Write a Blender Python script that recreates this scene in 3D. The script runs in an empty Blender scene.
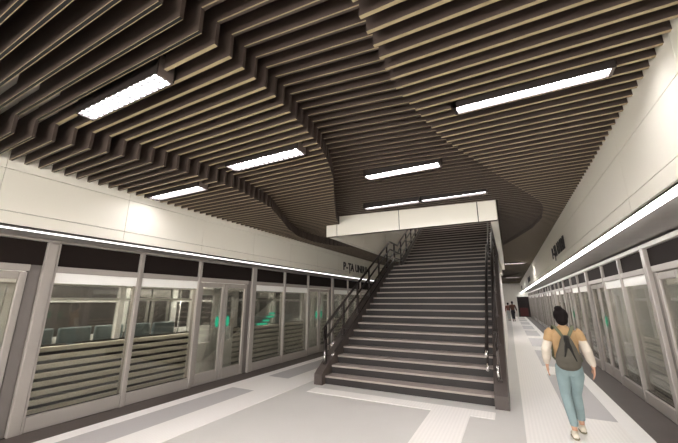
import bpy, bmesh, math, random
from mathutils import Vector, Matrix
random.seed(7)
S = bpy.context.scene
COL = S.collection

# ---------------------------------------------------------------- camera, world, exposure
cd = bpy.data.cameras.new('camera')
cam = bpy.data.objects.new('camera', cd); COL.objects.link(cam)
cam.location = (0, 0, 1.7)
cam.rotation_euler = (math.radians(90 + 13.93), 0, math.radians(27.36))
cd.sensor_width = 36; cd.lens = 319.2 / 678 * 36
cd.clip_start = 0.05; cd.clip_end = 200
S.camera = cam
w = bpy.data.worlds.new('world'); S.world = w; w.use_nodes = True
w.node_tree.nodes['Background'].inputs[0].default_value = (1.0, 0.96, 0.91, 1)
w.node_tree.nodes['Background'].inputs[1].default_value = 1.5
S.view_settings.view_transform = 'Standard'; S.view_settings.look = 'None'
S.view_settings.gamma = 1; S.view_settings.use_curve_mapping = False
S.view_settings.exposure = 2.82
LAMP = 10.0      # radiance of the lamp diffusers
STRIP = 3.6
S.cycles.max_bounces = 8; S.cycles.diffuse_bounces = 5; S.cycles.transparent_max_bounces = 16

# ---------------------------------------------------------------- materials
def lin(c): return tuple((v/255/12.92 if v/255 <= .04045 else ((v/255+.055)/1.055)**2.4) for v in c) + (1,)
def mat(name, rgb, rough=.6, metal=0.0, noise=0.0, nscale=6.0, bump=0.0, spec=.5, stretch=(1,1,1)):
    m = bpy.data.materials.new(name); m.use_nodes = True
    nt = m.node_tree; b = nt.nodes['Principled BSDF']
    b.inputs['Base Color'].default_value = lin(rgb); b.inputs['Roughness'].default_value = rough
    b.inputs['Metallic'].default_value = metal; b.inputs['Specular IOR Level'].default_value = spec
    if noise or bump:
        tc = nt.nodes.new('ShaderNodeTexCoord'); mp = nt.nodes.new('ShaderNodeMapping')
        mp.inputs['Scale'].default_value = stretch
        n = nt.nodes.new('ShaderNodeTexNoise'); n.inputs['Scale'].default_value = nscale; n.inputs['Detail'].default_value = 4
        nt.links.new(tc.outputs['Object'], mp.inputs[0]); nt.links.new(mp.outputs[0], n.inputs['Vector'])
        if noise:
            mx = nt.nodes.new('ShaderNodeMixRGB'); c = lin(rgb)
            mx.inputs[1].default_value = tuple(max(0, v*(1-noise)) for v in c[:3]) + (1,)
            mx.inputs[2].default_value = tuple(min(1, v*(1+noise)) for v in c[:3]) + (1,)
            nt.links.new(n.outputs['Fac'], mx.inputs[0]); nt.links.new(mx.outputs[0], b.inputs['Base Color'])
        if bump:
            bp = nt.nodes.new('ShaderNodeBump'); bp.inputs['Strength'].default_value = bump; bp.inputs['Distance'].default_value = .01
            nt.links.new(n.outputs['Fac'], bp.inputs['Height']); nt.links.new(bp.outputs[0], b.inputs['Normal'])
    return m
def emis(name, rgb, s):
    m = bpy.data.materials.new(name); m.use_nodes = True; nt = m.node_tree
    nt.nodes.remove(nt.nodes['Principled BSDF'])
    e = nt.nodes.new('ShaderNodeEmission'); e.inputs[0].default_value = lin(rgb); e.inputs[1].default_value = s
    nt.links.new(e.outputs[0], nt.nodes['Material Output'].inputs[0]); return m
def glassmat(name, tint, base=.05, fres=.9):
    m = bpy.data.materials.new(name); m.use_nodes = True; nt = m.node_tree
    nt.nodes.remove(nt.nodes['Principled BSDF'])
    t = nt.nodes.new('ShaderNodeBsdfTransparent'); t.inputs[0].default_value = lin(tint)
    g = nt.nodes.new('ShaderNodeBsdfGlossy'); g.inputs['Roughness'].default_value = .03
    f = nt.nodes.new('ShaderNodeFresnel'); f.inputs['IOR'].default_value = 1.5
    mm = nt.nodes.new('ShaderNodeMath'); mm.operation = 'MULTIPLY_ADD'; mm.inputs[1].default_value = fres; mm.inputs[2].default_value = base
    mm.use_clamp = True
    mx = nt.nodes.new('ShaderNodeMixShader')
    nt.links.new(f.outputs[0], mm.inputs[0]); nt.links.new(mm.outputs[0], mx.inputs[0])
    nt.links.new(t.outputs[0], mx.inputs[1]); nt.links.new(g.outputs[0], mx.inputs[2])
    nt.links.new(mx.outputs[0], nt.nodes['Material Output'].inputs[0]); return m
def tactile_mat(name, rgb):
    m = mat(name, rgb, .55); nt = m.node_tree; b = nt.nodes['Principled BSDF']
    tc = nt.nodes.new('ShaderNodeTexCoord'); wv = nt.nodes.new('ShaderNodeTexWave')
    wv.wave_type = 'BANDS'; wv.bands_direction = 'X'; wv.inputs['Scale'].default_value = 6.5
    n = nt.nodes.new('ShaderNodeTexNoise'); n.inputs['Scale'].default_value = 9
    nt.links.new(tc.outputs['Object'], wv.inputs[0]); nt.links.new(tc.outputs['Object'], n.inputs['Vector'])
    c = lin(rgb)
    r = nt.nodes.new('ShaderNodeMixRGB'); r.inputs[1].default_value = tuple(v*.95 for v in c[:3])+(1,); r.inputs[2].default_value = c
    nt.links.new(wv.outputs['Fac'], r.inputs[0]); nt.links.new(r.outputs[0], b.inputs['Base Color'])
    bp = nt.nodes.new('ShaderNodeBump'); bp.inputs['Strength'].default_value = .2; bp.inputs['Distance'].default_value = .003
    nt.links.new(wv.outputs['Fac'], bp.inputs['Height']); nt.links.new(bp.outputs[0], b.inputs['Normal'])
    return m

M = dict(
 floor=mat('floor_grey_resin', (204,200,195), .45, noise=.05, nscale=1.2),
 floor2=mat('floor_inlay_grey', (190,185,184), .5, noise=.04, nscale=2),
 tactile=tactile_mat('white_tactile_paving', (243,238,233)),
 white_line=mat('white_edge_line', (244,240,236), .5, noise=.03, nscale=9),
 edge=mat('dark_platform_edge', (78,69,65), .55, noise=.18, nscale=4),
 slat=mat('dark_brown_baffle', (64,53,47), .6, noise=.1, nscale=1.5),
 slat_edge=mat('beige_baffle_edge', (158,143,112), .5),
 groove=mat('black_groove', (12,10,9), .9),
 plenum=mat('lightened_plenum', (150,136,124), .9),
 panel=mat('cream_wall_panel', (234,230,218), .4, noise=.02, nscale=1.0),
 joint=mat('dark_joint', (60,54,50), .8),
 soffit=mat('grey_soffit', (150,146,142), .35, metal=.3, noise=.2, nscale=3),
 frame=mat('painted_grey_frame', (156,149,143), .4, metal=.2),
 header=mat('header_painted_reflection', (222,218,214), .3),  # white imitates the strip lamp's reflection on the right side
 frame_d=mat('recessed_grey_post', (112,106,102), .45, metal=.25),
 transom=mat('dark_brown_transom', (36,30,28), .7, spec=.05, noise=.06, nscale=2),
 glass=glassmat('clear_screen_glass', (232,232,228), .03, .65),
 trainglass=glassmat('train_window_glass', (240,240,238), .01, .35),
 green=emis('glowing_green_marker', (60,200,150), .10),  # door stickers given a glow of their own; also the display text
 tread=mat('toplit_grey_tread', (160,149,142), .6, noise=.12, nscale=5),  # lighter than the risers: light from above put into the colour
 riser=mat('dark_brown_riser', (35,29,28), .6, noise=.08, nscale=5),  # darker than the treads: shade on the risers put into the colour
 stringer=mat('brown_grey_stringer', (72,63,59), .5, noise=.06, nscale=3),
 rail=mat('dark_bronze_rail', (52,46,44), .3, metal=.7),
 chrome=mat('polished_steel', (225,222,220), .12, metal=1),
 white=mat('white_plaster', (236,232,226), .6, noise=.02, nscale=2),
 tunnel=mat('tunnel_concrete', (78,72,68), .9, noise=.15, nscale=1.5),
 lampbody=mat('dark_lamp_housing', (48,42,40), .4, metal=.3),
 lampend=mat('brown_grey_lamp_end', (110,98,92), .4, metal=.2),
 louvre=mat('pale_louvre', (60,60,62), .4),
 diffuser=emis('lamp_diffuser', (255,250,252), LAMP),
 diffuser_mid=emis('medium_lamp_diffuser', (255,250,252), LAMP*.65),
 diffuser_dim=emis('dim_lamp_diffuser', (255,250,252), LAMP*.35),
 strip_soft=emis('soft_strip_diffuser', (255,252,248), .9),
 strip=emis('light_strip_diffuser', (255,252,248), STRIP),
 trackfill=emis('track_fill_diffuser', (255,248,236), 14),  # for the unseen fill lamps added along the tracks
 trainfill=emis('train_fill_lamp', (255,250,240), 3.5),  # for the strips added to light the train inside
 rib=mat('pale_train_rib', (208,201,186), .4, metal=.3),
 ribgap=mat('dark_train_groove', (44,38,36), .7),
 trainwhite=mat('white_train_band', (236,234,230), .35),
 traindark=mat('dark_train_interior', (72,66,64), .5, noise=.12, nscale=2),
 trainfloor=mat('train_floor', (110,106,102), .6),
 seat=mat('blue_grey_seat', (158,172,178), .6, noise=.08, nscale=8),
 traingrey=mat('grey_train_door', (150,146,142), .4, metal=.2),
 screen=emis('display_white', (225,240,238), .14),
 letter=mat('black_letter', (38,34,34), .5),
 duct=mat('galvanised_duct', (196,190,184), .55, noise=.05, nscale=4),
 doordark=mat('dark_doorway', (46,38,38), .8),
 reddoor=mat('dark_red_panel', (84,30,32), .6),
)

# ---------------------------------------------------------------- helpers
class MB:
    def __init__(s): s.v=[]; s.f=[]; s.m=[]; s.sm=[]
    def quad(s, pts, mi=0, sm=False):
        b=len(s.v); s.v += [tuple(p) for p in pts]; s.f.append(tuple(range(b,b+len(pts)))); s.m.append(mi); s.sm.append(sm)
    def box(s, x0,x1,y0,y1,z0,z1, mi=0, bottom=None, top=None):
        x0,x1=sorted((x0,x1)); y0,y1=sorted((y0,y1)); z0,z1=sorted((z0,z1))
        b=len(s.v); s.v += [(x,y,z) for z in (z0,z1) for y in (y0,y1) for x in (x0,x1)]
        for k,q in enumerate(((0,2,3,1),(4,5,7,6),(0,1,5,4),(2,6,7,3),(0,4,6,2),(1,3,7,5))):
            s.f.append(tuple(b+i for i in q)); s.sm.append(False)
            s.m.append(bottom if (k==0 and bottom is not None) else top if (k==1 and top is not None) else mi)
        return s
    def bbox(s, x0,x1,y0,y1,z0,z1, r=.01, mi=0):   # chamfered box
        x0,x1=sorted((x0,x1)); y0,y1=sorted((y0,y1)); z0,z1=sorted((z0,z1))
        r=min(r,(x1-x0)/3,(y1-y0)/3,(z1-z0)/3)
        bm=bmesh.new(); bmesh.ops.create_cube(bm,size=1)
        for v in bm.verts:
            v.co=Vector(((x0+x1)/2+v.co.x*(x1-x0),(y0+y1)/2+v.co.y*(y1-y0),(z0+z1)/2+v.co.z*(z1-z0)))
        bmesh.ops.bevel(bm,geom=bm.edges[:],offset=r,segments=2,affect='EDGES',profile=.5)
        s.add(bm,mi); return s
    def add(s,bm,mi=0,sm=False):
        b=len(s.v); bm.verts.index_update()
        s.v += [tuple(v.co) for v in bm.verts]
        for f in bm.faces: s.f.append(tuple(b+v.index for v in f.verts)); s.m.append(mi); s.sm.append(sm)
        bm.free()
    def prism(s, poly, axis, a0, a1, mi=0):
        n=len(poly); b=len(s.v)
        mk = {'x':lambda p,a:(a,p[0],p[1]),'y':lambda p,a:(p[0],a,p[1]),'z':lambda p,a:(p[0],p[1],a)}[axis]
        s.v += [mk(p,a0) for p in poly]+[mk(p,a1) for p in poly]
        s.f.append(tuple(range(b,b+n))); s.f.append(tuple(range(b+2*n-1,b+n-1,-1))); s.m += [mi]*2; s.sm += [False]*2
        for i in range(n):
            j=(i+1)%n; s.f.append((b+i,b+j,b+n+j,b+n+i)); s.m.append(mi); s.sm.append(False)
        return s
    def loft(s, rings, mi=0, n=16, up=None, caps=True):
        # rings: (center, rx, ry); cross-section perpendicular to the path
        P=[Vector(r[0]) for r in rings]; b=len(s.v)
        for i,(c,rx,ry) in enumerate(rings):
            d=(P[min(i+1,len(P)-1)]-P[max(i-1,0)]).normalized()
            ref = Vector((1,0,0)) if up is None else Vector(up)
            if abs(d.dot(ref))>.95: ref=Vector((0,1,0))
            v=d.cross(ref).normalized(); u=v.cross(d).normalized()
            for k in range(n):
                a=2*math.pi*k/n; s.v.append(tuple(P[i]+u*rx*math.cos(a)+v*ry*math.sin(a)))
        for i in range(len(P)-1):
            for k in range(n):
                k2=(k+1)%n; s.f.append((b+i*n+k,b+i*n+k2,b+(i+1)*n+k2,b+(i+1)*n+k)); s.m.append(mi); s.sm.append(True)
        if caps:
            s.f.append(tuple(b+k for k in range(n-1,-1,-1))); s.f.append(tuple(b+(len(P)-1)*n+k for k in range(n)))
            s.m += [mi]*2; s.sm += [False]*2
        return s
    def tube(s, pts, r, mi=0, n=10): return s.loft([(p,r,r) for p in pts], mi, n)
    def ball(s, c, rx, ry, rz, mi=0, seg=18):
        bm=bmesh.new(); bmesh.ops.create_uvsphere(bm,u_segments=seg,v_segments=seg//2+2,radius=1)
        for v in bm.verts: v.co=Vector((c[0]+v.co.x*rx,c[1]+v.co.y*ry,c[2]+v.co.z*rz))
        s.add(bm,mi,True); return s
    def build(s, name, mats, parent=None, label=None, loc=None):
        if not isinstance(mats,(list,tuple)): mats=[mats]
        me=bpy.data.meshes.new(name)
        o=Vector(loc) if loc else Vector((0,0,0))
        me.from_pydata([tuple(Vector(v)-o) for v in s.v],[],s.f)
        for m in mats: me.materials.append(m)
        for p,mi,sm in zip(me.polygons,s.m,s.sm): p.material_index=mi; p.use_smooth=sm
        bm=bmesh.new(); bm.from_mesh(me); bmesh.ops.recalc_face_normals(bm,faces=bm.faces); bm.to_mesh(me); bm.free()
        ob=bpy.data.objects.new(name,me); COL.objects.link(ob); ob.location=o
        if parent: ob.parent=parent; 
        if label: ob['label']=label
        return ob
def thing(name,label,cat,loc=(0,0,0),group=None,kind=None):
    o=bpy.data.objects.new(name,None); COL.objects.link(o); o.location=loc; o.empty_display_size=.1
    if kind: o['kind']=kind
    if label: o['label']=label
    if cat: o['category']=cat
    if group: o['group']=group
    return o
def tag(o,label,cat,group=None):
    o['label']=label; o['category']=cat
    if group: o['group']=group
    return o
def struct(o, label=None):
    o['kind']='structure'
    if label: o['label']=label
    return o
def interp(tab, y):
    if y<=tab[0][0]: return tab[0][1]
    for (a,va),(b,vb) in zip(tab,tab[1:]):
        if y<=b: return va+(vb-va)*(y-a)/(b-a)
    return tab[-1][1]

Y0, Y1 = -7.0, 41.0
XL, XR = -5.85, 1.90          # screen-door planes
FL, FR = -5.24, 1.24          # fascia planes
SX0, SX1, SY0, SY1 = -3.99, -.02, 7.0, 19.2    # stair opening in the ceiling

# ---------------------------------------------------------------- floor
f=MB(); f.box(XL,XR,Y0,Y1,-.3,0); struct(f.build('floor',M['floor']),'pale grey resin platform floor')
for side in (0,1):
    mx = (lambda x: x) if side else (lambda x: -4.0-x)
    nm = 'right' if side else 'left'
    def xs(a,b):
        return tuple(sorted((mx(a),mx(b))))
    ln=1.42 if side else 1.40
    a,b=xs(ln, XR if side else 1.85)
    t=MB(); t.box(a,b,Y0,Y1,0,.004); struct(t.build('trim_1' if side else 'trim_2',M['edge']),'dark brown platform edge band along the %s screen doors'%nm)
    t=MB(); t.box(*xs(1.2 if side else 1.16,ln),Y0,Y1,0,.006); struct(t.build('trim_3' if side else 'trim_4',M['white_line']),'white line beside the %s platform edge'%nm)
    t=MB(); t.box(*xs(0,.6),Y0,Y1,0,.006)
    k=-3
    while True:
        y=5.3+4.3*k
        if y>Y1-2: break
        if y>Y0: t.box(*xs(.6,1.2 if side else 1.16),y,y+1.1,0,.006)
        k+=1
    struct(t.build('trim_5' if side else 'trim_6',M['tactile']),'white ribbed tactile paving along the %s side'%nm)
    k=-3; t=MB()
    while True:
        y=6.4+4.3*k
        if y>Y1-4: break
        if y>Y0: t.box(*xs(.6,1.2 if side else 1.16),y,y+3.2,0,.003)
        k+=1
    struct(t.build('trim_7' if side else 'trim_8',M['floor2']),'grey inlays between the white tactile strips on the %s side'%nm)
t=MB(); t.box(-3.66,-.38,5.72,6.05,0,.006); t.box(-1.30,-.72,Y0,5.72,0,.006)
struct(t.build('trim_9',M['tactile']),'white tactile paving in front of the staircase')

# ---------------------------------------------------------------- ceiling
CT=[(-7,-4.6),(0,-4.75),(.8,-4.47),(1.085,-4.321),(1.224,-4.25),(1.361,-4.175),(1.493,-4.088),(1.634,-4.025),(1.769,-3.947),(1.91,-3.886),(2.05,-3.823),(2.184,-3.772),(2.5,-3.66),(3.03,-3.56),(3.29,-3.53),(3.6,-3.557),(3.956,-3.623),(4.391,-3.701),(5.084,-4.024),(6.087,-4.515),(6.901,-4.802),(7.724,-4.876),(8.368,-4.77),(8.827,-4.561),(9.5,-4.1),(10.4,-3.4),(13,-3),(18,-3.5),(25,-4.8),(30,-4.2),(41,-4.5)]
AT=[(-7,-2.3),(0,-1.95),(.92,-1.793),(1.18,-1.757),(1.5,-1.742),(2.0,-1.738),(2.187,-1.753),(2.472,-1.793),(2.788,-1.826),(3.16,-1.892),(3.606,-2.03),(4.145,-2.248),(5.209,-2.798),(6.406,-3.389),(7.5,-3.8),(9,-3.6),(18,-2.5),(41,-2.5)]
BT=[(-7,-.9),(0,-.62),(1.6,-.688),(1.8,-.696),(2.2,-.703),(2.5,-.70),(3.0,-.61),(3.231,-.572),(3.664,-.485),(4.237,-.287),(5.047,.005),(5.73,.265),(6.57,.585),(7.201,.781),(7.702,.854),(8.63,.887),(9.711,.752),(11.04,.415),(12.42,.021),(14,-.4),(18,-.8),(21.5,-.2),(22.8,.30),(24,.70),(25,.86),(26,.86),(27.2,.7),(28.4,.3),(30,-.3),(34,-.9),(41,-.9)]
Z1,Z2,Z3A,Z3B,Z4 = 3.37,3.57,3.775,3.67,3.57
PITCH=.1395; TH=.030; DEP=.335
# lamps replace short runs of the baffles: (x0,x1,y0,y1,z)
LAMPS=[
 ('L1',-3.655,-2.37,1.31,1.47,3.565),('L2',-3.33,-2.105,2.955,3.155,3.565),('L3',-5.05,-3.84,2.955,3.135,3.365),
 ('R1',-.275,.97,2.955,3.095,3.565),('M',-1.87,-.675,4.47,4.66,3.69),('S1',-2.60,-1.385,6.18,6.32,3.69),('S2',-1.365,-.14,6.18,6.32,3.69),
 ('B1',-3.655,-2.37,-.9,-.74,3.565),('B2',-.275,.97,-.7,-.54,3.565),('B3',-2.6,-1.4,-3.5,-3.34,3.69),  # unseen lamps added behind the camera for fill light
 ('F1',-.1,.95,18.3,18.5,3.56),('F2',-.1,.95,29.8,30.0,3.56),('F3',.05,1.0,10.9,11.05,3.56)]
LAMPS=[l for l in LAMPS if l[0]!='F3']
ceil=thing('ceiling','dark suspended baffle ceiling with stepped wavy bands',None,(0,0,0),kind='structure')
t=MB(); t.box(-9.6,5.6,Y0,Y1,4.6,4.75)
# void lining above the baffles, lightened to bounce light onto them
pl=MB()
for (a,b,c,d) in ((-5.26,SX0,Y0,Y1),(SX0,SX1,Y0,SY0),(SX1,1.26,Y0,Y1),(SX0,SX1,SY1,Y1)): pl.box(a,b,c,d,4.4,4.5)
pl.build('plenum_lining',M['plenum'],ceil)
def slat(y):
    c,a,b=interp(CT,y),interp(AT,y),interp(BT,y)
    segs=[]           # (x0,x1,zbot0,zbot1,ztop)
    segs.append((FL,c,Z1,Z1,Z1+DEP)+((1,) if 1.33<y<2.7 else ())); 
    sh=max(0,min(.45,(2.3-y)*.5)) if y>.5 else .3
    if a>c+sh:
        if sh>0: segs.append((c,c+sh,Z2,Z2,Z1+DEP+.01))
        segs.append((c+sh,a,Z2,Z2,Z2+.38))
    elif a>c: segs.append((c,a,Z2,Z2,Z2+DEP))
    z3=lambda x: Z3A+(Z3B-Z3A)*max(0,min(1,(x-a)/max(.05,b-a)))
    a2=max(a,c); sa=min(.25,b-a2-.05)
    if a>c: segs.append((a2,a2+sa,z3(a2),z3(a2+sa),Z2+.38,3)); segs.append((a2+sa,b,z3(a2+sa),z3(b),Z3A+DEP,3))
    else: segs.append((a2,b,z3(a2),z3(b),Z3A+DEP,3))
    segs.append((b,FR,Z4,Z4,Z4+DEP+.05))
    return segs
def cut(segs,x0,x1):
    out=[]
    for q in segs:
        a,b,za,zb,zt=q[:5]; ex=q[5:]
        f_=lambda x: za+(zb-za)*(x-a)/max(1e-6,b-a)
        if b<=x0 or a>=x1: out.append(q); continue
        if a<x0: out.append((a,x0,za,f_(x0),zt)+ex)
        if b>x1: out.append((x1,b,f_(x1),zb,zt)+ex)
    return out
def slat_mesh(mb,y,segs):
    runs=[]
    for s_ in segs:
        if s_[1]-s_[0]<.005: continue
        if runs and abs(runs[-1][-1][1]-s_[0])<1e-4: runs[-1].append(s_)
        else: runs.append([s_])
    for r in runs:
        ya,yb=y-TH/2,y+TH/2
        for i,(a,b,za,zb,zt) in enumerate([q[:5] for q in r]):
            mb.quad([(a,ya,za),(b,ya,zb),(b,ya,zt),(a,ya,zt)],0); mb.quad([(b,yb,zb),(a,yb,za),(a,yb,zt),(b,yb,zt)],0)
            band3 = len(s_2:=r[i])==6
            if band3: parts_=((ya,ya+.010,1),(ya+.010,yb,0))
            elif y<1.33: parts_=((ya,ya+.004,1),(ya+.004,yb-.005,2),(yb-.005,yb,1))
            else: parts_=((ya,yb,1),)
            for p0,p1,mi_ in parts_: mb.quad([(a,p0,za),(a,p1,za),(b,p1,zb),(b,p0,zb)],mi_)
            mb.quad([(a,ya,zt),(b,ya,zt),(b,yb,zt),(a,yb,zt)],0)
            pass
            # end faces / steps
            if i==0: mb.quad([(a,ya,za),(a,ya,zt),(a,yb,zt),(a,yb,za)],0)
            if i==len(r)-1: mb.quad([(b,ya,zb),(b,yb,zb),(b,yb,zt),(b,ya,zt)],0)
            else:
                n=r[i+1]; mb.quad([(b,ya,zb),(b,yb,zb),(b,yb,n[2]),(b,ya,n[2])],0)
                mb.quad([(b,ya,zt),(b,yb,zt),(b,yb,n[4]),(b,ya,n[4])],0)
ys=[]; y=1.085-PITCH*int((1.085-Y0)/PITCH)
while y<Y1-.05: ys.append(y); y+=PITCH
near=[y for y in ys if .6<y<14.6][:100]
rest=MB()
for y in ys:
    segs=slat(y)
    for (_,x0,x1,l0,l1,z) in LAMPS:
        if l0-.03<y<l1+.03: segs=cut(segs,x0-.03,x1+.03)
    if SY0-.05<y<SY1+.02: segs=cut(segs,SX0-.03,SX1+.03)
    if y in near:
        mb=MB(); slat_mesh(mb,y,segs)
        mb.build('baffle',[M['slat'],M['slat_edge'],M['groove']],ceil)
    else: slat_mesh(rest,y,segs)
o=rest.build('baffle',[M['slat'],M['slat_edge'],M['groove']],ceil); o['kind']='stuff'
# pale duct in the ceiling void
d=MB(); d.bbox(-5.2,-3.8,-2,6,3.98,4.22,.02); 
for yy in (0,2,4): d.bbox(-5.22,-3.78,yy,yy+.05,3.96,4.24,.01)
tag(d.build('air_duct',M['duct']),'pale rectangular air duct above the dark baffles by the left wall','duct')

# ---------------------------------------------------------------- walls
def fascia(side):
    s = 1 if side=='right' else -1
    X = FR if s>0 else FL
    mb=MB(); mb.box(X+s*.03,X+s*.62,Y0,Y1,2.605,4.5,1)
    y=1.34-1.463*6
    while y<Y1:
        y2=min(y+1.463,Y1)
        for z0,z1 in ((2.600,2.748),(2.756,3.262),(3.270,4.4)):
            mb.box(X,X+s*.03,max(y,Y0)+.003,y2-.003,z0,z1,0)
        y+=1.463
    struct(mb.build('wall_'+side,[M['panel'],M['joint']]),'cream panelled band above the %s screen doors'%side)
    mb=MB(); mb.box(X+s*.10,X+s*.75,Y0,Y1,2.565,2.60)
    struct(mb.build('trim_10' if s>0 else 'trim_11',M['soffit']),'grey metal soffit above the %s screen doors'%side)
    t=thing('light_strip','long bright linear lamp under the cream panels on the %s'%side,'lamp',(X,0,2.54))
    h=MB();  h.box(X+s*.004,X+s*.10,Y0,Y1,2.562,2.5645)
    o=h.build('housing',M['frame']); o.parent=t; o.location=(-X,0,-2.54)
    y=.3-1.38*5
    dmb=MB()
    while y<Y1:
        dmb.bbox(X+s*.006,X+s*(.083 if s>0 else .06),max(Y0,y)+.006,min(y+1.38,Y1)-.006,(2.540 if s>0 else 2.552),2.560,.003); y+=1.38
    o=dmb.build('diffuser',M['strip' if s>0 else 'strip_soft']); o.parent=t; o.location=(-X,0,-2.54)
fascia('left'); fascia('right')
# tunnel shells
for s,X in ((-1,XL),(1,XR)):
    mb=MB(); mb.box(X+s*3.6,X+s*3.8,Y0,Y1,-1.3,4.6); mb.box(X+s*.0,X+s*3.8,Y0,Y1,-1.5,-1.3); mb.box(X+s*.1,X+s*3.8,Y0,Y1,3.3,3.5)
    mb.box(X,X+s*.1,Y0,Y1,-1.3,-.01)
    struct(mb.build('wall_tunnel_'+('left' if s<0 else 'right'),M['tunnel']))
# end wall
mb=MB(); mb.box(-5.85,.78,Y1,Y1+.2,0,4.6); mb.box(.78,1.9,Y1,Y1+.2,2.12,4.6)
struct(mb.build('wall_end',M['white']),'white wall closing the far end of the platform')
mb=MB(); mb.box(.78,1.9,Y1+.05,Y1+.3,.0,2.12); 
o=struct(mb.build('door_1',M['doordark']),'dark doorway at the far right end of the platform')
mb=MB(); mb.bbox(.95,1.7,Y1-.02,Y1+.05,.1,.95,.01); mb.build('red_panel',M['reddoor'],o)
mb=MB(); mb.box(.78,1.9,Y1-.06,Y1+.05,1.45,1.55); mb.box(.78,.84,Y1-.06,Y1+.05,0,2.12); mb.build('door_frame',M['riser'],o)
# stair opening in the ceiling: fascia beam and shaft walls
mb=MB(); mb.box(SX0+.01,SX1-.01,SY0+.012,SY0+.16,3.29,3.85,1)
xs_=[SX0,-3.68,-2.06,-.38,SX1]
for a,b in zip(xs_,xs_[1:]): mb.bbox(a+.009,b-.009,SY0-.01,SY0+.03,3.285,3.86,.003)
struct(mb.build('trim_12',[M['panel'],M['joint']]),'white panelled beam across the top of the staircase opening')
for nm,a,b in (('stairwell_left',SX0,-3.83),('stairwell_right',-.16,SX1)):
    mb=MB(); y=SY0+.16
    while y<SY1-.1:
        mb.box(a,b,y+.004,min(y+2.0,SY1)-.004,3.29,4.39); mb.box(a,b,y+.004,min(y+2.0,SY1)-.004,4.398,7.2); y+=2.0
    struct(mb.build('wall_'+nm,M['panel']),'white panelled wall of the stair shaft')
mb=MB(); mb.box(-3.83,-.16,SY0+.02,SY0+.16,3.86,7.2); mb.box(-3.83,-.16,SY1,SY1+.1,3.0,5.0); mb.box(SX0,SX1,SY0,22,7.2,7.3); mb.box(SX0,SX1,21.9,22,6.3,7.2); mb.box(SX0,SX1,SY1+.1,22,6.2,6.3)
struct(mb.build('wall_stairwell_front',M['panel']),'white walls and lid of the stair shaft')

# ---------------------------------------------------------------- staircase
R,G=.163,.29; YS=6.37; NB=18; YT=12.5; NU=21
st=thing('staircase','wide dark brown staircase rising from the platform through the ceiling opening','staircase',(-2.0,YS,0))
def stp(mb,name,mats):
    o=mb.build(name,mats); o.parent=st; o.location=(2.0,-YS,0); return o
SA,SB=-3.63,-.39
for k in range(NB):
    y=YS+G*k; z=R*(k+1); mb=MB()
    dep = (YT-y+.02) if k==NB-1 else G+.03
    mb.box(SA,SB,y+.02,y+dep,z-R,z-.035,1); mb.bbox(SA,SB,y,y+dep-.001,z-.035,z,.006,0)
    stp(mb,'landing' if k==NB-1 else 'step',[M['tread'],M['riser']])
for k in range(NU):
    y=YT+G*k; z=R*NB+R*(k+1); mb=MB()
    mb.box(SA,SB,y+.02,y+G+.03,z-R,z-.035,1); mb.bbox(SA,SB,y,y+G+.029,z-.035,z,.006,0)
    stp(mb,'step',[M['tread'],M['riser']])
pit=R/G; ZT=R*NB
def nz(y):   # nosing line height
    if y<YS+G*(NB-1): return R+pit*(y-YS)
    if y<YT: return ZT
    return ZT+R+pit*(y-YT)
ylow=YS+G*(NB-1)
for a,b in ((-3.82,SA),(SB,-.18)):
    mb=MB()
    mb.prism([(6.24,0),(6.24,.20),(6.34,.27),(ylow+.02,nz(ylow-.001)+.13),(YT-.05,ZT+.13),(YT+G*NU,ZT+R*NU+.13),(YT+G*NU,ZT+R*NU-.35),(YT+.1,ZT-.3),(ylow+.3,ZT-.3),(6.9,0)],'x',a,b)
    stp(mb,'stringer',M['stringer'])
mb=MB(); mb.prism([(6.7,0),(ylow+.3,ZT-.28),(YT+.1,ZT-.28),(YT+1.0,ZT),(SY1,ZT),(SY1,0)],'x',-3.76,-.24)
stp(mb,'enclosure_wall',M['white'])

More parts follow.
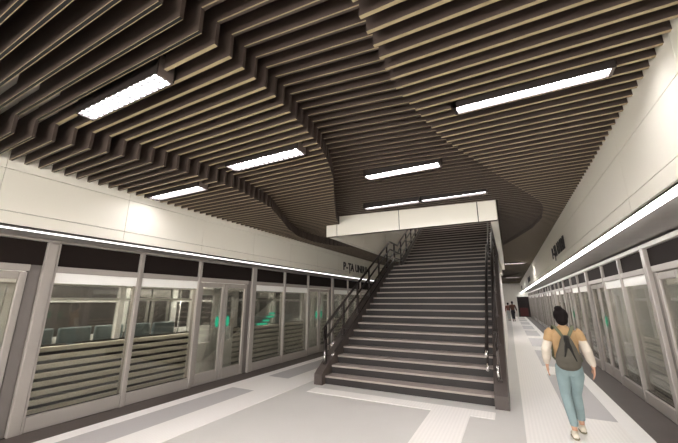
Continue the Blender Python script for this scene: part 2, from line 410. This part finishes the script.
def railing(x,inn,label):
    t=thing('stair_railing',label,'railing',(x,6.55,.3))
    def bd(mb,n,m,lab=None):
        o=mb.build(n,m); o.parent=t; o.location=(-x,-6.55,-.3); 
        if lab: o['label']=lab
    yend=YT+G*14
    def path(h,y0):
        return [(x,y0,nz(y0)+h),(x,ylow,nz(ylow-.001)+h),(x,ylow+.12,ZT+h),(x,YT-.2,ZT+h),(x,YT,nz(YT)+h),(x,yend,nz(yend)+h)]
    for i,h in enumerate((.90,.62)):
        bd(MB().tube(path(h,6.55),.031 if i==0 else .027,0,10),'handrail' if i==0 else 'middle_rail',M['rail'])
    xi=x+inn*.18
    p=[(xi,yy,zz-.0) for (_,yy,zz) in path(.52,6.62)]
    bd(MB().tube(p,.024),'inner_rail',M['rail'])
    p2=[(xi,yy,zz) for (_,yy,zz) in path(.29,6.62)]
    bd(MB().tube(p2,.02),'inner_rail',M['rail'])
    for pp in (p,p2):
        bd(MB().tube([(xi,6.50,pp[0][2]-.06),(xi,6.625,pp[0][2]+.002)],.027),'rail_end',M['chrome'],'shiny steel cap closing the end of an inner rail')
    yy=6.55
    ylist=[]
    while yy<yend: ylist.append(yy); yy+=.88
    for yy in ylist:
        base=nz(yy)+(.11 if yy<ylow or yy>YT else .13)-.03
        mb=MB(); mb.box(x-.02,x+.02,yy-.036,yy+.036,base-.1,nz(yy)+.9)
        mb.bbox(x-.04,x+.04,yy-.06,yy+.06,base-.02,base+.05,.008)
        for hh in (.52,.29):
            mb.tube([(x,yy,nz(yy)+hh-.02),(xi,yy,nz(yy)+hh-.02),(xi,yy,nz(yy)+hh)],.009,n=6)
        bd(mb,'post',M['rail'])
    mb=MB(); mb.tube([(x,6.55,nz(6.55)+.90),(x,6.47,nz(6.55)+.84),(x,6.46,nz(6.55)+.70),(x,6.50,nz(6.55)+.60),(x,6.55,nz(6.55)+.62)],.021)
    bd(mb,'rail_return',M['rail'])
    mb=MB(); mb.tube([(x+inn*.02,6.48,.38),(x+inn*.02,6.48,.62)],.02); bd(mb,'steel_sleeve',M['chrome'],'shiny steel sleeve at the foot of the first post')
railing(-3.725,1,'dark bronze railing with double bars on the left edge of the staircase')
railing(-.285,-1,'dark bronze railing on the right edge of the staircase beside the walkway')

# ---------------------------------------------------------------- platform screen doors
ORD=['first','second','third','fourth','fifth','sixth','seventh','eighth','ninth','tenth','eleventh','twelfth']
def screens(side):
    s = 1 if side=='right' else -1; X = XR if s>0 else XL
    bays=[]
    k=-1 if True else 0
    base=.52
    for n in range(-1,10):
        y=base+4.305*n
        bays += [('door',y,y+1.74),('fix',y+1.74,y+3.02),('fix',y+3.02,y+4.305)]
    bays=[b for b in bays if b[2]>(-2 if s<0 else 1) and b[1]<Y1-.1 and (s>0 or b[1]<19)]
    nd=nf=0
    for kind,a,b in bays:
        b=min(b,Y1)
        vis = b>1.2
        if kind=='door':
            if a>0: nd+=1
            lab='double sliding glass screen door on the %s edge, %s door from the camera'%(side,ORD[max(nd-1,0)]) if a>0 else 'double sliding glass screen door on the %s edge, beside the camera'%side
            t=thing('screen_door',lab,'platform door',(X,a,0),'screen doors on the %s edge'%side)
        else:
            if a>0: nf+=1
            lab='fixed glass screen panel on the %s edge, %s panel from the camera'%(side,(ORD+['thirteenth','fourteenth','fifteenth','sixteenth','seventeenth','eighteenth','nineteenth','twentieth'])[max(nf-1,0)]) if a>0 else 'fixed glass screen panel on the %s edge beside the camera'%side
            t=thing('glass_panel',lab,'platform screen',(X,a,0),'fixed screen panels on the %s edge'%side)
        def bd(mb,n,m,lab=None,p=None):
            o=mb.build(n,m)
            if p is None: o.parent=t; o.location=(-X,-a,0)
            else: o.parent=p
            if lab: o['label']=lab
            return o
        x=lambda d: X+s*d
        pw=.27 if kind=='door' else .05
        fr=MB()
        ht=2.50 if s>0 else 2.55
        fr.bbox(x(.0),x(.12),a,a+.03,0,ht,.006)                       # near jamb
        if kind=='door':
            fr.bbox(x(-.01),x(.14),b-.13,b,0,ht,.012)
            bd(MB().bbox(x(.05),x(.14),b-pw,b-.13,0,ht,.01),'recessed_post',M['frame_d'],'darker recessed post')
        else: fr.bbox(x(-.01),x(.14),b-pw,b,0,ht,.012)
        fr.bbox(x(.0),x(.12),a+.03,b-pw,2.10,2.19,.008)                 # transom bar
        bd(MB().bbox(x(-.02),x(.14),a,b,*((2.465,2.53) if s>0 else (2.528,2.564)),.01),'header',M['header' if s>0 else 'frame'])  # right header painted white for the strip lamp's reflection
        if kind=='fix': fr.bbox(x(0),x(.12),a+.03,b-pw,.006,.20,.012)
        else: fr.bbox(x(.02),x(.12),a+.03,b-pw,.006,.03,.004)
        bd(fr,'frame',M['frame'])
        bd(MB().box(x(.045),x(.075),a,b,2.19,2.56),'transom_panel',M['transom'],'dark brown panel')
        if kind=='fix':
            bd(MB().box(x(.03),x(.044),a+.03,b-pw,1.95,2.10),'frosted_band',M['trainwhite'],'white opaque band across the top of the glass')
            bd(MB().box(x(.05),x(.06),a+.03,b-pw,.20,2.10),'glass_pane',M['glass'])
            bd(MB().bbox(x(.04),x(.048),a+.03,b-pw,.2,.215,.002),'gasket',M['joint'])
        else:
            m=(a+.03+b-pw)/2
            for q,(l0,l1) in enumerate(((a+.035,m-.006),(m+.006,b-pw-.005))):
                lf=MB()
                lf.bbox(x(.03),x(.09),l0,l0+.085,.03,2.09,.012); lf.bbox(x(.03),x(.09),l1-.085,l1,.03,2.09,.012)
                lf.bbox(x(.03),x(.09),l0+.085,l1-.085,.03,.24,.012); lf.bbox(x(.03),x(.09),l0+.085,l1-.085,1.99,2.09,.012)
                lo=bd(lf,'door_leaf',M['frame'])
                bd(MB().box(x(.055),x(.063),l0+.085,l1-.085,.24,1.99),'glass_pane',M['glass'],p=lo)
                yc = l1-.15 if q==0 else l0+.15
                g=MB(); g.ball((x(.05),yc,1.24),.006,.05,.12,0,14)
                bd(g,'door_marker',M['green'],'small glowing green oval marker',p=lo)
screens('left'); screens('right')

for s,X,nm,ye in ((-1,XL,'left',20),(1,XR,'right',39)):
    t=thing('track_fill_lamp','added fill lamp hidden behind the header of the %s glass screens'%nm,'lamp',(X,0,2.6))
    o=MB().box(s*.15,s*.25,-3,ye,0.0,.04).build('housing',M['frame']); o.parent=t  # fill light added to brighten the train sides
    o=MB().box(s*.16,s*.24,-3,ye,-.012,0.0).build('diffuser',M['trackfill']); o.parent=t
# green glowing stripes on the panel by the stairs
mb=MB()
for i,(yy,zz,l) in enumerate(((7.35,1.36,.22),(7.28,1.27,.30),(7.1,1.18,.26),(6.95,1.10,.40))):
    mb.bbox(XL-.044,XL-.036,yy-l/2,yy+l/2,zz-.022,zz+.022,.003)
tag(mb.build('green_stripes',M['green']),'green glowing stripes on the fixed panel past the second left door','sticker')

# ---------------------------------------------------------------- trains behind the screens
def train(side):
    s = 1 if side=='right' else -1; X = XR if s>0 else XL
    ya,yb=-3.0,(38.0 if s>0 else 20.0)
    t=thing('metro_train','pale metro train with ribbed lower side standing behind the %s glass screens'%side,'train',(X,0,-1.0))
    x=lambda d: X+s*d
    def bd(mb,n,m,lab=None):
        o=mb.build(n,m); o.parent=t; o.location=(-X,0,1.0)
        if lab: o['label']=lab
        return o
    doors=[.52+4.305*n+.18 for n in range(-1,10) if .52+4.305*n+1.5<yb and .52+4.305*n+.1>ya]
    spans=[]; y=ya
    for dy in doors: spans.append((y,dy)); y=dy+1.18
    spans.append((y,yb))
    for a,b in spans:
        mb=MB(); mb.box(x(.33),x(.40),a,b,-.9,1.06,1)
        z=.02
        while z<1.04: mb.bbox(x(.28),x(.335),a+.01,b-.01,z,z+.072,.012,0); z+=.118
        bd(mb,'ribbed_side_panel',[M['rib'],M['ribgap']])
        mb=MB(); n=max(1,round((b-a)/1.55)); 
        for i in range(n+1):
            yy=a+.06+(b-a-.12)*i/n; mb.bbox(x(.29),x(.39),yy-.05,yy+.05,1.06,1.98,.01)
        mb.bbox(x(.30),x(.37),a,b,1.70,1.745,.008)
        bd(mb,'window_post',M['trainwhite'])
        bd(MB().box(x(.345),x(.352),a+.06,b-.06,1.06,1.98),'window_pane',M['trainglass'])
    for dy in doors:
        mb=MB()
        for a,b in ((dy,dy+.585),(dy+.595,dy+1.18)):
            mb.bbox(x(.29),x(.36),a,a+.09,.02,1.95,.015); mb.bbox(x(.29),x(.36),b-.09,b,.02,1.95,.015)
            mb.bbox(x(.29),x(.36),a+.09,b-.09,.02,.80,.012); mb.bbox(x(.29),x(.36),a+.09,b-.09,1.82,1.95,.012)
            mb.box(x(.315),x(.325),a+.09,b-.09,.80,1.82,1)
        bd(mb,'train_door',[M['trainwhite'],M['trainglass']])
    bd(MB().bbox(x(.26),x(.42),ya,yb,1.93,2.24,.02),'cantrail',M['trainwhite'])
    bd(MB().box(x(.30),x(2.95),ya,yb,2.24,2.34),'roof',M['traingrey'])
    bd(MB().box(x(.40),x(2.9),ya,yb,-.1,0.0),'floor_deck',M['trainfloor'])
    # far wall with pillars and doors
    mb=MB(); mb.box(x(2.85),x(2.95),ya,yb,0,2.24,0)
    bd(mb,'inner_wall',M['traindark'])
    mb=MB()
    for a,b in spans:
        mb.bbox(x(2.80),x(2.85),a+.02,b-.02,0,.95,.01)
        for yy in (a+.04,b-.16): mb.bbox(x(2.78),x(2.85),yy,yy+.16,.95,2.2,.01)
        mb.bbox(x(2.80),x(2.85),a+.2,b-.2,1.66,1.72,.01)
    bd(mb,'inner_pillar',M['trainwhite'])
    for dy in doors:
        mb=MB()
        for a,b in ((dy+.02,dy+.57),(dy+.61,dy+1.16)):
            mb.bbox(x(2.80),x(2.86),a,b,.02,2.0,.015,0); mb.bbox(x(2.785),x(2.80),a+.1,b-.1,.8,1.8,.005,1)
        bd(mb,'inner_door',[M['traingrey'],M['traindark']])
    # seats: rows with their backs to both sides
    for a,b in spans:
        n=int((b-a-.3)/.52)
        for i in range(n):
            yy=a+.2+(b-a-.4-n*.52)/2+i*.52
            mb=MB(); mb.bbox(x(.50),x(.58),yy+.02,yy+.48,.45,1.28,.035); mb.bbox(x(.56),x(.98),yy+.02,yy+.48,.40,.50,.03); mb.bbox(x(.62),x(.8),yy+.18,yy+.3,0,.41,.01)
            bd(mb,'seat',M['seat'])
    mb=MB()
    for dd in (1.0,2.2): mb.box(x(dd),x(dd+.12),ya+.5,yb-.5,2.215,2.238)
    bd(mb,'interior_fill_lamp',M['trainfill'])  # ceiling strips added to brighten the train interior
    mb=MB()
    for dy in doors:
        mb.tube([(x(1.6),dy+.6,0),(x(1.6),dy+.6,2.24)],.02)
    bd(mb,'grab_pole',M['chrome'])
    if s<0:
        mb=MB(); mb.bbox(x(.42),x(.45),1.02,1.62,1.80,1.98,.006,0); mb.bbox(x(.41),x(.42),1.30,1.56,1.86,1.92,.002,1)
        bd(mb,'display_screen',[M['screen'],M['green']],'small lit information display')
train('left'); train('right')

# ---------------------------------------------------------------- station name lettering
def comma_text(side, yc0, first):
    txt='P-TA UNIRII'
    s = 1 if side=='right' else -1
    X = (FR-.012) if s>0 else (FL+.012)
    lab='black station name lettering on the cream %s wall band, %s'%(side,first)
    t=thing('station_lettering',lab,'lettering',(X,yc0,2.90))
    pos=0
    for i,ch in enumerate(txt):
        adv={'P':.25,'-':.17,'T':.22,'A':.25,' ':.16,'U':.27,'N':.29,'I':.13,'R':.27}[ch]
        if ch!=' ':
            cu=bpy.data.curves.new('letter','FONT'); cu.body=ch; cu.size=.40; cu.extrude=.008; cu.offset=.010
            ob=bpy.data.objects.new('tmp',cu); COL.objects.link(ob)
            bpy.context.view_layer.update()
            me=bpy.data.meshes.new_from_object(ob.evaluated_get(bpy.context.evaluated_depsgraph_get()))
            bpy.data.objects.remove(ob)
            if ch=='T':     # the comma below the T
                bm=bmesh.new(); bm.from_mesh(me); r=bmesh.ops.create_cube(bm,size=1)
                for v in r['verts']: v.co=Vector((.13+v.co.x*.035-(.02 if v.co.y<0 else 0),-.06+v.co.y*.09,v.co.z*.016))
                bm.to_mesh(me); bm.free()
            for p in me.polygons: p.material_index=0
            me.materials.clear(); me.materials.append(M['letter'])
            o=bpy.data.objects.new('letter',me); COL.objects.link(o); o.parent=t
            # local text x -> along wall, local y -> z
            if s>0: o.rotation_euler=(math.radians(90),0,math.radians(-90)); o.location=(0,-pos,-.06)
            else: o.rotation_euler=(math.radians(90),0,math.radians(90)); o.location=(0,pos,-.10)
        pos+=adv
comma_text('left',10.45,'by the stairs')
comma_text('right',10.75,'nearest of three')
comma_text('right',24.3,'second of three')
comma_text('right',37.6,'farthest of three')

# ---------------------------------------------------------------- ceiling lamps
LL={'L1':'recessed louvred ceiling lamp at the upper left, largest of the left lamps','L2':'recessed louvred ceiling lamp in the middle of the left wavy band',
 'L3':'recessed ceiling lamp next to the left cream wall','R1':'long recessed ceiling lamp at the upper right near the right wall','M':'recessed ceiling lamp in the centre above the staircase',
 'S1':'slim linear ceiling lamp above the white stair beam, left one of two','S2':'slim linear ceiling lamp above the white stair beam, right one of two',
 'B1':'added unseen fill lamp behind the camera on the left','B2':'added unseen fill lamp behind the camera on the right','B3':'added unseen fill lamp far behind the camera',
 'F1':'distant ceiling lamp over the right walkway past the staircase','F2':'farthest ceiling lamp over the right walkway near the end wall'}
for (k,x0,x1,y0,y1,z) in LAMPS:
    t=thing('ceiling_lamp',LL[k],'lamp',((x0+x1)/2,(y0+y1)/2,z),'recessed ceiling lamps')
    ox,oy,oz=t.location
    def bd(mb,n,m,lab=None):
        o=mb.build(n,m); o.parent=t; o.location=(-ox,-oy,-oz)
        if lab: o['label']=lab
    e=.028; slim=k[0]=='S'
    h=MB(); zb=z-.045
    h.box(x0,x1,y0-(0 if slim else .0),y0+.012,zb,z+.16); h.box(x0,x1,y1-.012,y1,zb,z+.16)
    h.box(x0,x0+e,y0,y1,zb,z+.16); h.box(x0,x1,y0,y1,z+.15,z+.165)
    bd(h,'housing',M['lampbody'])
    bd(MB().box(x1-e,x1,y0+.012,y1-.012,zb,z+.15),'end_cap',M['lampend'],'paler end cap')
    bd(MB().box(x0+e,x1-e,y0+.012,y1-.012,z-.012,z-.002),'diffuser',M['diffuser_dim' if k in ('L3','S1','S2') else 'diffuser_mid' if k in ('R1','B2') else 'diffuser'])
    if k in ('L1','L2'):
        lv=MB(); n=14; rows=3 if k=='L1' else 2
        zz0,zz1=z-.036,z-.014
        for i in range(1,n): xx=x0+e+(x1-x0-2*e)*i/n; lv.box(xx-.006,xx+.006,y0+.012,y1-.012,zz0,zz1)
        for j in range(1,rows): yy=y0+(y1-y0)*j/rows; lv.box(x0+e,x1-e,yy-.004,yy+.004,zz0,zz1)
        bd(lv,'louvre',M['louvre'])
# unseen lamp added at the top of the stair shaft to brighten it
t=thing('ceiling_lamp','added fill lamp high in the stair shaft, hidden by the white beam','lamp',(-2,16,7.1))
o=MB().box(-.6,.6,-.08,.08,-.02,.09).build('housing',M['lampbody']); o.parent=t
o=MB().box(-.58,.58,-.07,.07,-.03,-.02).build('diffuser',M['diffuser']); o.parent=t

# ---------------------------------------------------------------- people
def remesh(mb,name,m,voxel,parent,loc,sm=True):
    o=mb.build(name,m)
    md=o.modifiers.new('r','REMESH'); md.mode='VOXEL'; md.voxel_size=voxel
    m2=o.modifiers.new('s','SMOOTH'); m2.iterations=3; m2.factor=.5
    bpy.context.view_layer.update()
    me=bpy.data.meshes.new_from_object(o.evaluated_get(bpy.context.evaluated_depsgraph_get()))
    o.modifiers.clear(); o.data=me
    for p in me.polygons: p.use_smooth=sm
    me.materials.clear(); me.materials.append(m)
    o.parent=parent; return o
def fabric(name,rgb,n=.12,sc=14): return mat(name,rgb,.85,noise=n,nscale=sc,bump=.3,spec=.2)
def person(label,loc,sc,c,bag=None,stride=1,bun=True,vox=.009,sleeve=True):
    t=thing('person',label,'person',(loc[0],loc[1],.006))
    V=vox
    body=MB()
    # joints, local coordinates, walking along +y
    sh={-1:(-.165,0,1.30),1:(.165,.0,1.30)}
    el={-1:(-.255,-.03,1.05),1:(.245,-.05,1.06)}
    wr={-1:(-.265,.05,.84),1:(.30,.02,.85)}
    hip={-1:(-.085,0,.84),1:(.085,.0,.84)}
    kn={-1:(-.085,.02,.47),1:(.055,.14 if stride else .02,.475)}
    an={-1:(-.06,-.13 if stride else 0,.10),1:(.07,.17 if stride else 0,.10)}
    body.loft([((0,.0,.78),.13,.10),((0,0,.88),.15,.11),((0,.01,1.02),.125,.09),((0,.01,1.15),.14,.10),((0,0,1.27),.16,.10),((0,-.0,1.33),.11,.075),((0,.0,1.36),.05,.05),((0,.015,1.43),.048,.048)])
    body.ball((0,.025,1.50),.073,.092,.105)                               # skull
    body.ball((0,.05,1.44),.052,.06,.05); body.ball((0,.118,1.485),.013,.02,.022)   # jaw, nose
    for q in (-1,1):
        body.ball((q*.076,.02,1.49),.012,.02,.032); body.ball((q*.03,.105,1.515),.013,.01,.009)
        body.loft([(sh[q],.05,.05),(((sh[q][0]+el[q][0])/2,-.01,1.18),.045,.045),(el[q],.037,.037),(((el[q][0]+wr[q][0])/2,(el[q][1]+wr[q][1])/2,.95),.033,.033),(wr[q],.025,.021)],n=12)
        hx,hy,hz=wr[q]
        body.loft([((hx,hy,hz+.01),.024,.02),((hx,hy+.008,hz-.04),.018,.038),((hx-q*.003,hy+.014,hz-.085),.015,.04)],n=12)
        for j,(dy,L) in enumerate(((.034,.070),(.012,.080),(-.01,.074),(-.03,.058))):
            p0=(hx-q*.003,hy+.014+dy,hz-.07); p1=(hx-q*.006,hy+.018+dy,hz-.08-L*.5); p2=(hx-q*.022,hy+.022+dy,hz-.08-L)
            body.loft([(p0,.009,.009),(p1,.0085,.0085),(p2,.007,.007)],n=8)
        body.loft([((hx-q*.005,hy+.03,hz-.02),.011,.011),((hx-q*.016,hy+.058,hz-.05),.010,.010),((hx-q*.022,hy+.066,hz-.082),.008,.008)],n=8)
        body.loft([(hip[q],.075,.08),(kn[q],.055,.055),((kn[q][0]*.5+an[q][0]*.5,kn[q][1]*.5+an[q][1]*.5-.02,.30),.052,.052),(an[q],.033,.035),((an[q][0],an[q][1],.05),.032,.04)],n=12)
        body.loft([((an[q][0],an[q][1]-.05,.04),.03,.03),((an[q][0],an[q][1]+.06,.035),.038,.028),((an[q][0],an[q][1]+.15,.025),.03,.018)],n=10)
    remesh(body,'body',c['skin'],V,t,loc)
    # hair
    h=MB(); h.ball((0,.0,1.52),.098,.102,.105); h.ball((0,-.045,1.465),.082,.062,.085)
    if bun: h.ball((-.02,-.03,1.612),.056,.055,.040)
    else: h.ball((0,-.03,1.44),.06,.05,.05)
    hm=bmesh.new(); hm.free()
    remesh(h,'hair',c['hair'],V,t,loc)
    # jeans
    j=MB()
    j.loft([((0,0,.74),.10,.09),((0,-.005,.82),.158,.125),((0,-.0,.90),.15,.115),((0,0,.99),.13,.10)])
    for q in (-1,1):
        j.ball((q*.07,-.055,.83),.085,.075,.10)
        j.loft([((q*.08,0,.86),.088,.10),((q*.085,.01,.74),.092,.10),((hip[q][0]*.5+kn[q][0]*.5,kn[q][1]*.5,.62),.082,.088),(kn[q],.068,.070),((kn[q][0]*.55+an[q][0]*.45,kn[q][1]*.5+an[q][1]*.5-.02,.32),.062,.066),((an[q][0],an[q][1]-.005,.19),.052,.056),((an[q][0],an[q][1],.155),.050,.054)],n=16)
    remesh(j,'trousers',c['jeans'],V,t,loc)
    # sleeves (jumper under the vest)
    if sleeve:
        k=MB()
        k.loft([((0,0,.90),.152,.118),((0,0,.96),.155,.12),((0,0,1.10),.14,.11)])
        for q in (-1,1):
            m1=tuple((sh[q][i]+el[q][i])/2 for i in range(3)); m2=tuple((el[q][i]+wr[q][i])/2 for i in range(3))
            k.loft([((sh[q][0]-q*.03,0,1.31),.05,.05),((sh[q][0],0,1.28),.052,.056),((m1[0]+q*.006,m1[1],m1[2]),.060,.058),((el[q][0]+q*.004,el[q][1],el[q][2]),.062,.060),((m2[0],m2[1],m2[2]),.058,.056),((wr[q][0],wr[q][1],wr[q][2]+.045),.044,.042),((wr[q][0],wr[q][1],wr[q][2]+.01),.032,.032)],n=16)
        remesh(k,'jumper',c['sleeve'],V,t,loc)
    v=MB()
    v.loft([((0,0,.93),.160,.125),((0,-.0,1.02),.158,.125),((0,0,1.15),.165,.125),((0,0,1.25),.185,.12),((0,-.0,1.305),.165,.10),((0,0,1.345),.095,.078),((0,.005,1.375),.062,.062)])
    for q in (-1,1): v.loft([((q*.14,0,1.30),.07,.075),((q*.185,-.005,1.27),.068,.075),((q*.208,-.012,1.20),.064,.07),((q*.215,-.015,1.165),.062,.068)],n=16)
    remesh(v,'vest',c['vest'],V,t,loc)
    for q in (-1,1):
        s_=MB(); ax,ay,_=an[q]
        s_.loft([((ax,ay-.065,.045),.028,.042),((ax,ay-.04,.05),.040,.05),((ax,ay+.03,.048),.044,.046),((ax,ay+.11,.035),.046,.032),((ax,ay+.165,.028),.034,.022)],n=14,up=(1,0,0))
        s_.loft([((ax,ay,.05),.038,.045),((ax,ay,.10),.038,.042)],n=12)
        sho=remesh(s_,'shoe',c['shoe'],V*.8,t,loc)
        so=MB(); so.loft([((ax,ay-.07,.012),.028,.012),((ax,ay-.04,.012),.043,.012),((ax,ay+.10,.012),.050,.012),((ax,ay+.17,.012),.030,.012)],n=12)
        o=so.build('sole',c['sole']); o.parent=sho
    t.scale=(sc*.93,sc*.95,sc)
    return t
skin=mat('skin',(196,150,124),.5); hair=mat('dark_hair',(20,14,14),.8,noise=.3,nscale=30,spec=.15)
cA=dict(skin=skin,hair=hair,jeans=fabric('light_blue_denim',(132,150,152),.16,9),sleeve=fabric('cream_knit',(205,194,180),.06,20),vest=fabric('ochre_vest',(166,136,100),.14,9),shoe=fabric('cream_shoe',(214,206,190)),sole=mat('olive_sole',(128,122,98),.7))
PX,PY=.615,5.56
pa=person('woman-sized walker seen from behind in ochre vest, pale jeans and dark bun'.replace('woman-sized walker','person walking away'),(PX,PY),.985,cA)
cB=dict(skin=skin,hair=hair,jeans=fabric('black_trousers',(44,42,46)),sleeve=fabric('dark_brown_sleeve',(92,70,60)),vest=fabric('brown_jacket',(96,68,58)),shoe=mat('black_shoe',(30,28,28)),sole=mat('black_sole',(24,22,22)))
cC=dict(skin=skin,hair=hair,jeans=fabric('pale_grey_trousers',(190,194,192)),sleeve=fabric('dusty_rose_sleeve',(150,112,104)),vest=fabric('rust_top',(140,96,86)),shoe=mat('grey_shoe',(140,136,132)),sole=mat('grey_sole',(90,88,86)))
person('distant person in brown jacket and black trousers, taller of the far pair',(.19,31.8),1.02,cB,stride=0,bun=False,vox=.014)
person('distant person in rust top and pale trousers, shorter of the far pair',(-.14,32.6),.95,cC,stride=0,bun=False,vox=.014)

#  backpack worn by the walking person
bk=thing('backpack','grey olive drawstring backpack worn by the person in the ochre vest','backpack',(PX,PY,.81))
bagm=fabric('olive_grey_canvas',(84,80,72),.14,8); bags=fabric('green_webbing',(98,100,80)); bagd=fabric('dark_cord',(36,34,32))
b=MB(); b.loft([((-.02,-.20,.855),.115,.07),((-.02,-.215,.88),.142,.09),((-.018,-.22,.94),.150,.10),((-.01,-.215,1.00),.142,.092),((0,-.195,1.10),.108,.075),((0,-.175,1.19),.075,.055),((0,-.16,1.255),.042,.035)],n=20)
b.ball((-.02,-.29,.955),.09,.035,.06)
o=remesh(b,'bag_body',bagm,.008,bk,None); o.location=(0,0,-.81)
for q in (-1,1):
    s_=MB(); s_.loft([((q*.035,-.17,1.24),.020,.008),((q*.075,-.13,1.31),.022,.008),((q*.105,-.07,1.362),.022,.009),((q*.118,.0,1.372),.022,.009),((q*.122,.075,1.335),.022,.009),((q*.13,.135,1.24),.022,.009),((q*.145,.135,1.08),.02,.009),((q*.165,.06,.95),.016,.008),((q*.155,-.08,.93),.014,.007),((q*.11,-.17,.92),.014,.007)],n=10)
    o=s_.build('shoulder_strap',bags,bk); o.location=(0,0,-.81)
    s_=MB(); s_.loft([((q*.004,-.245,1.20),.016,.008),((q*.022,-.272,1.12),.020,.007),((q*.045,-.300,1.03),.010,.006),((q*.07,-.312,.95),.006,.005)],n=8)
    o=s_.build('drawstring',bagd,bk); o.location=(0,0,-.81)
s_=MB(); s_.loft([((0,-.205,1.245),.03,.02),((0,-.225,1.21),.035,.018),((0,-.252,1.15),.030,.012),((0,-.270,1.10),.016,.008)],n=12)
o=s_.build('flap',bagd,bk); o.location=(0,0,-.81)

bk.scale=(.95,.95,.985)
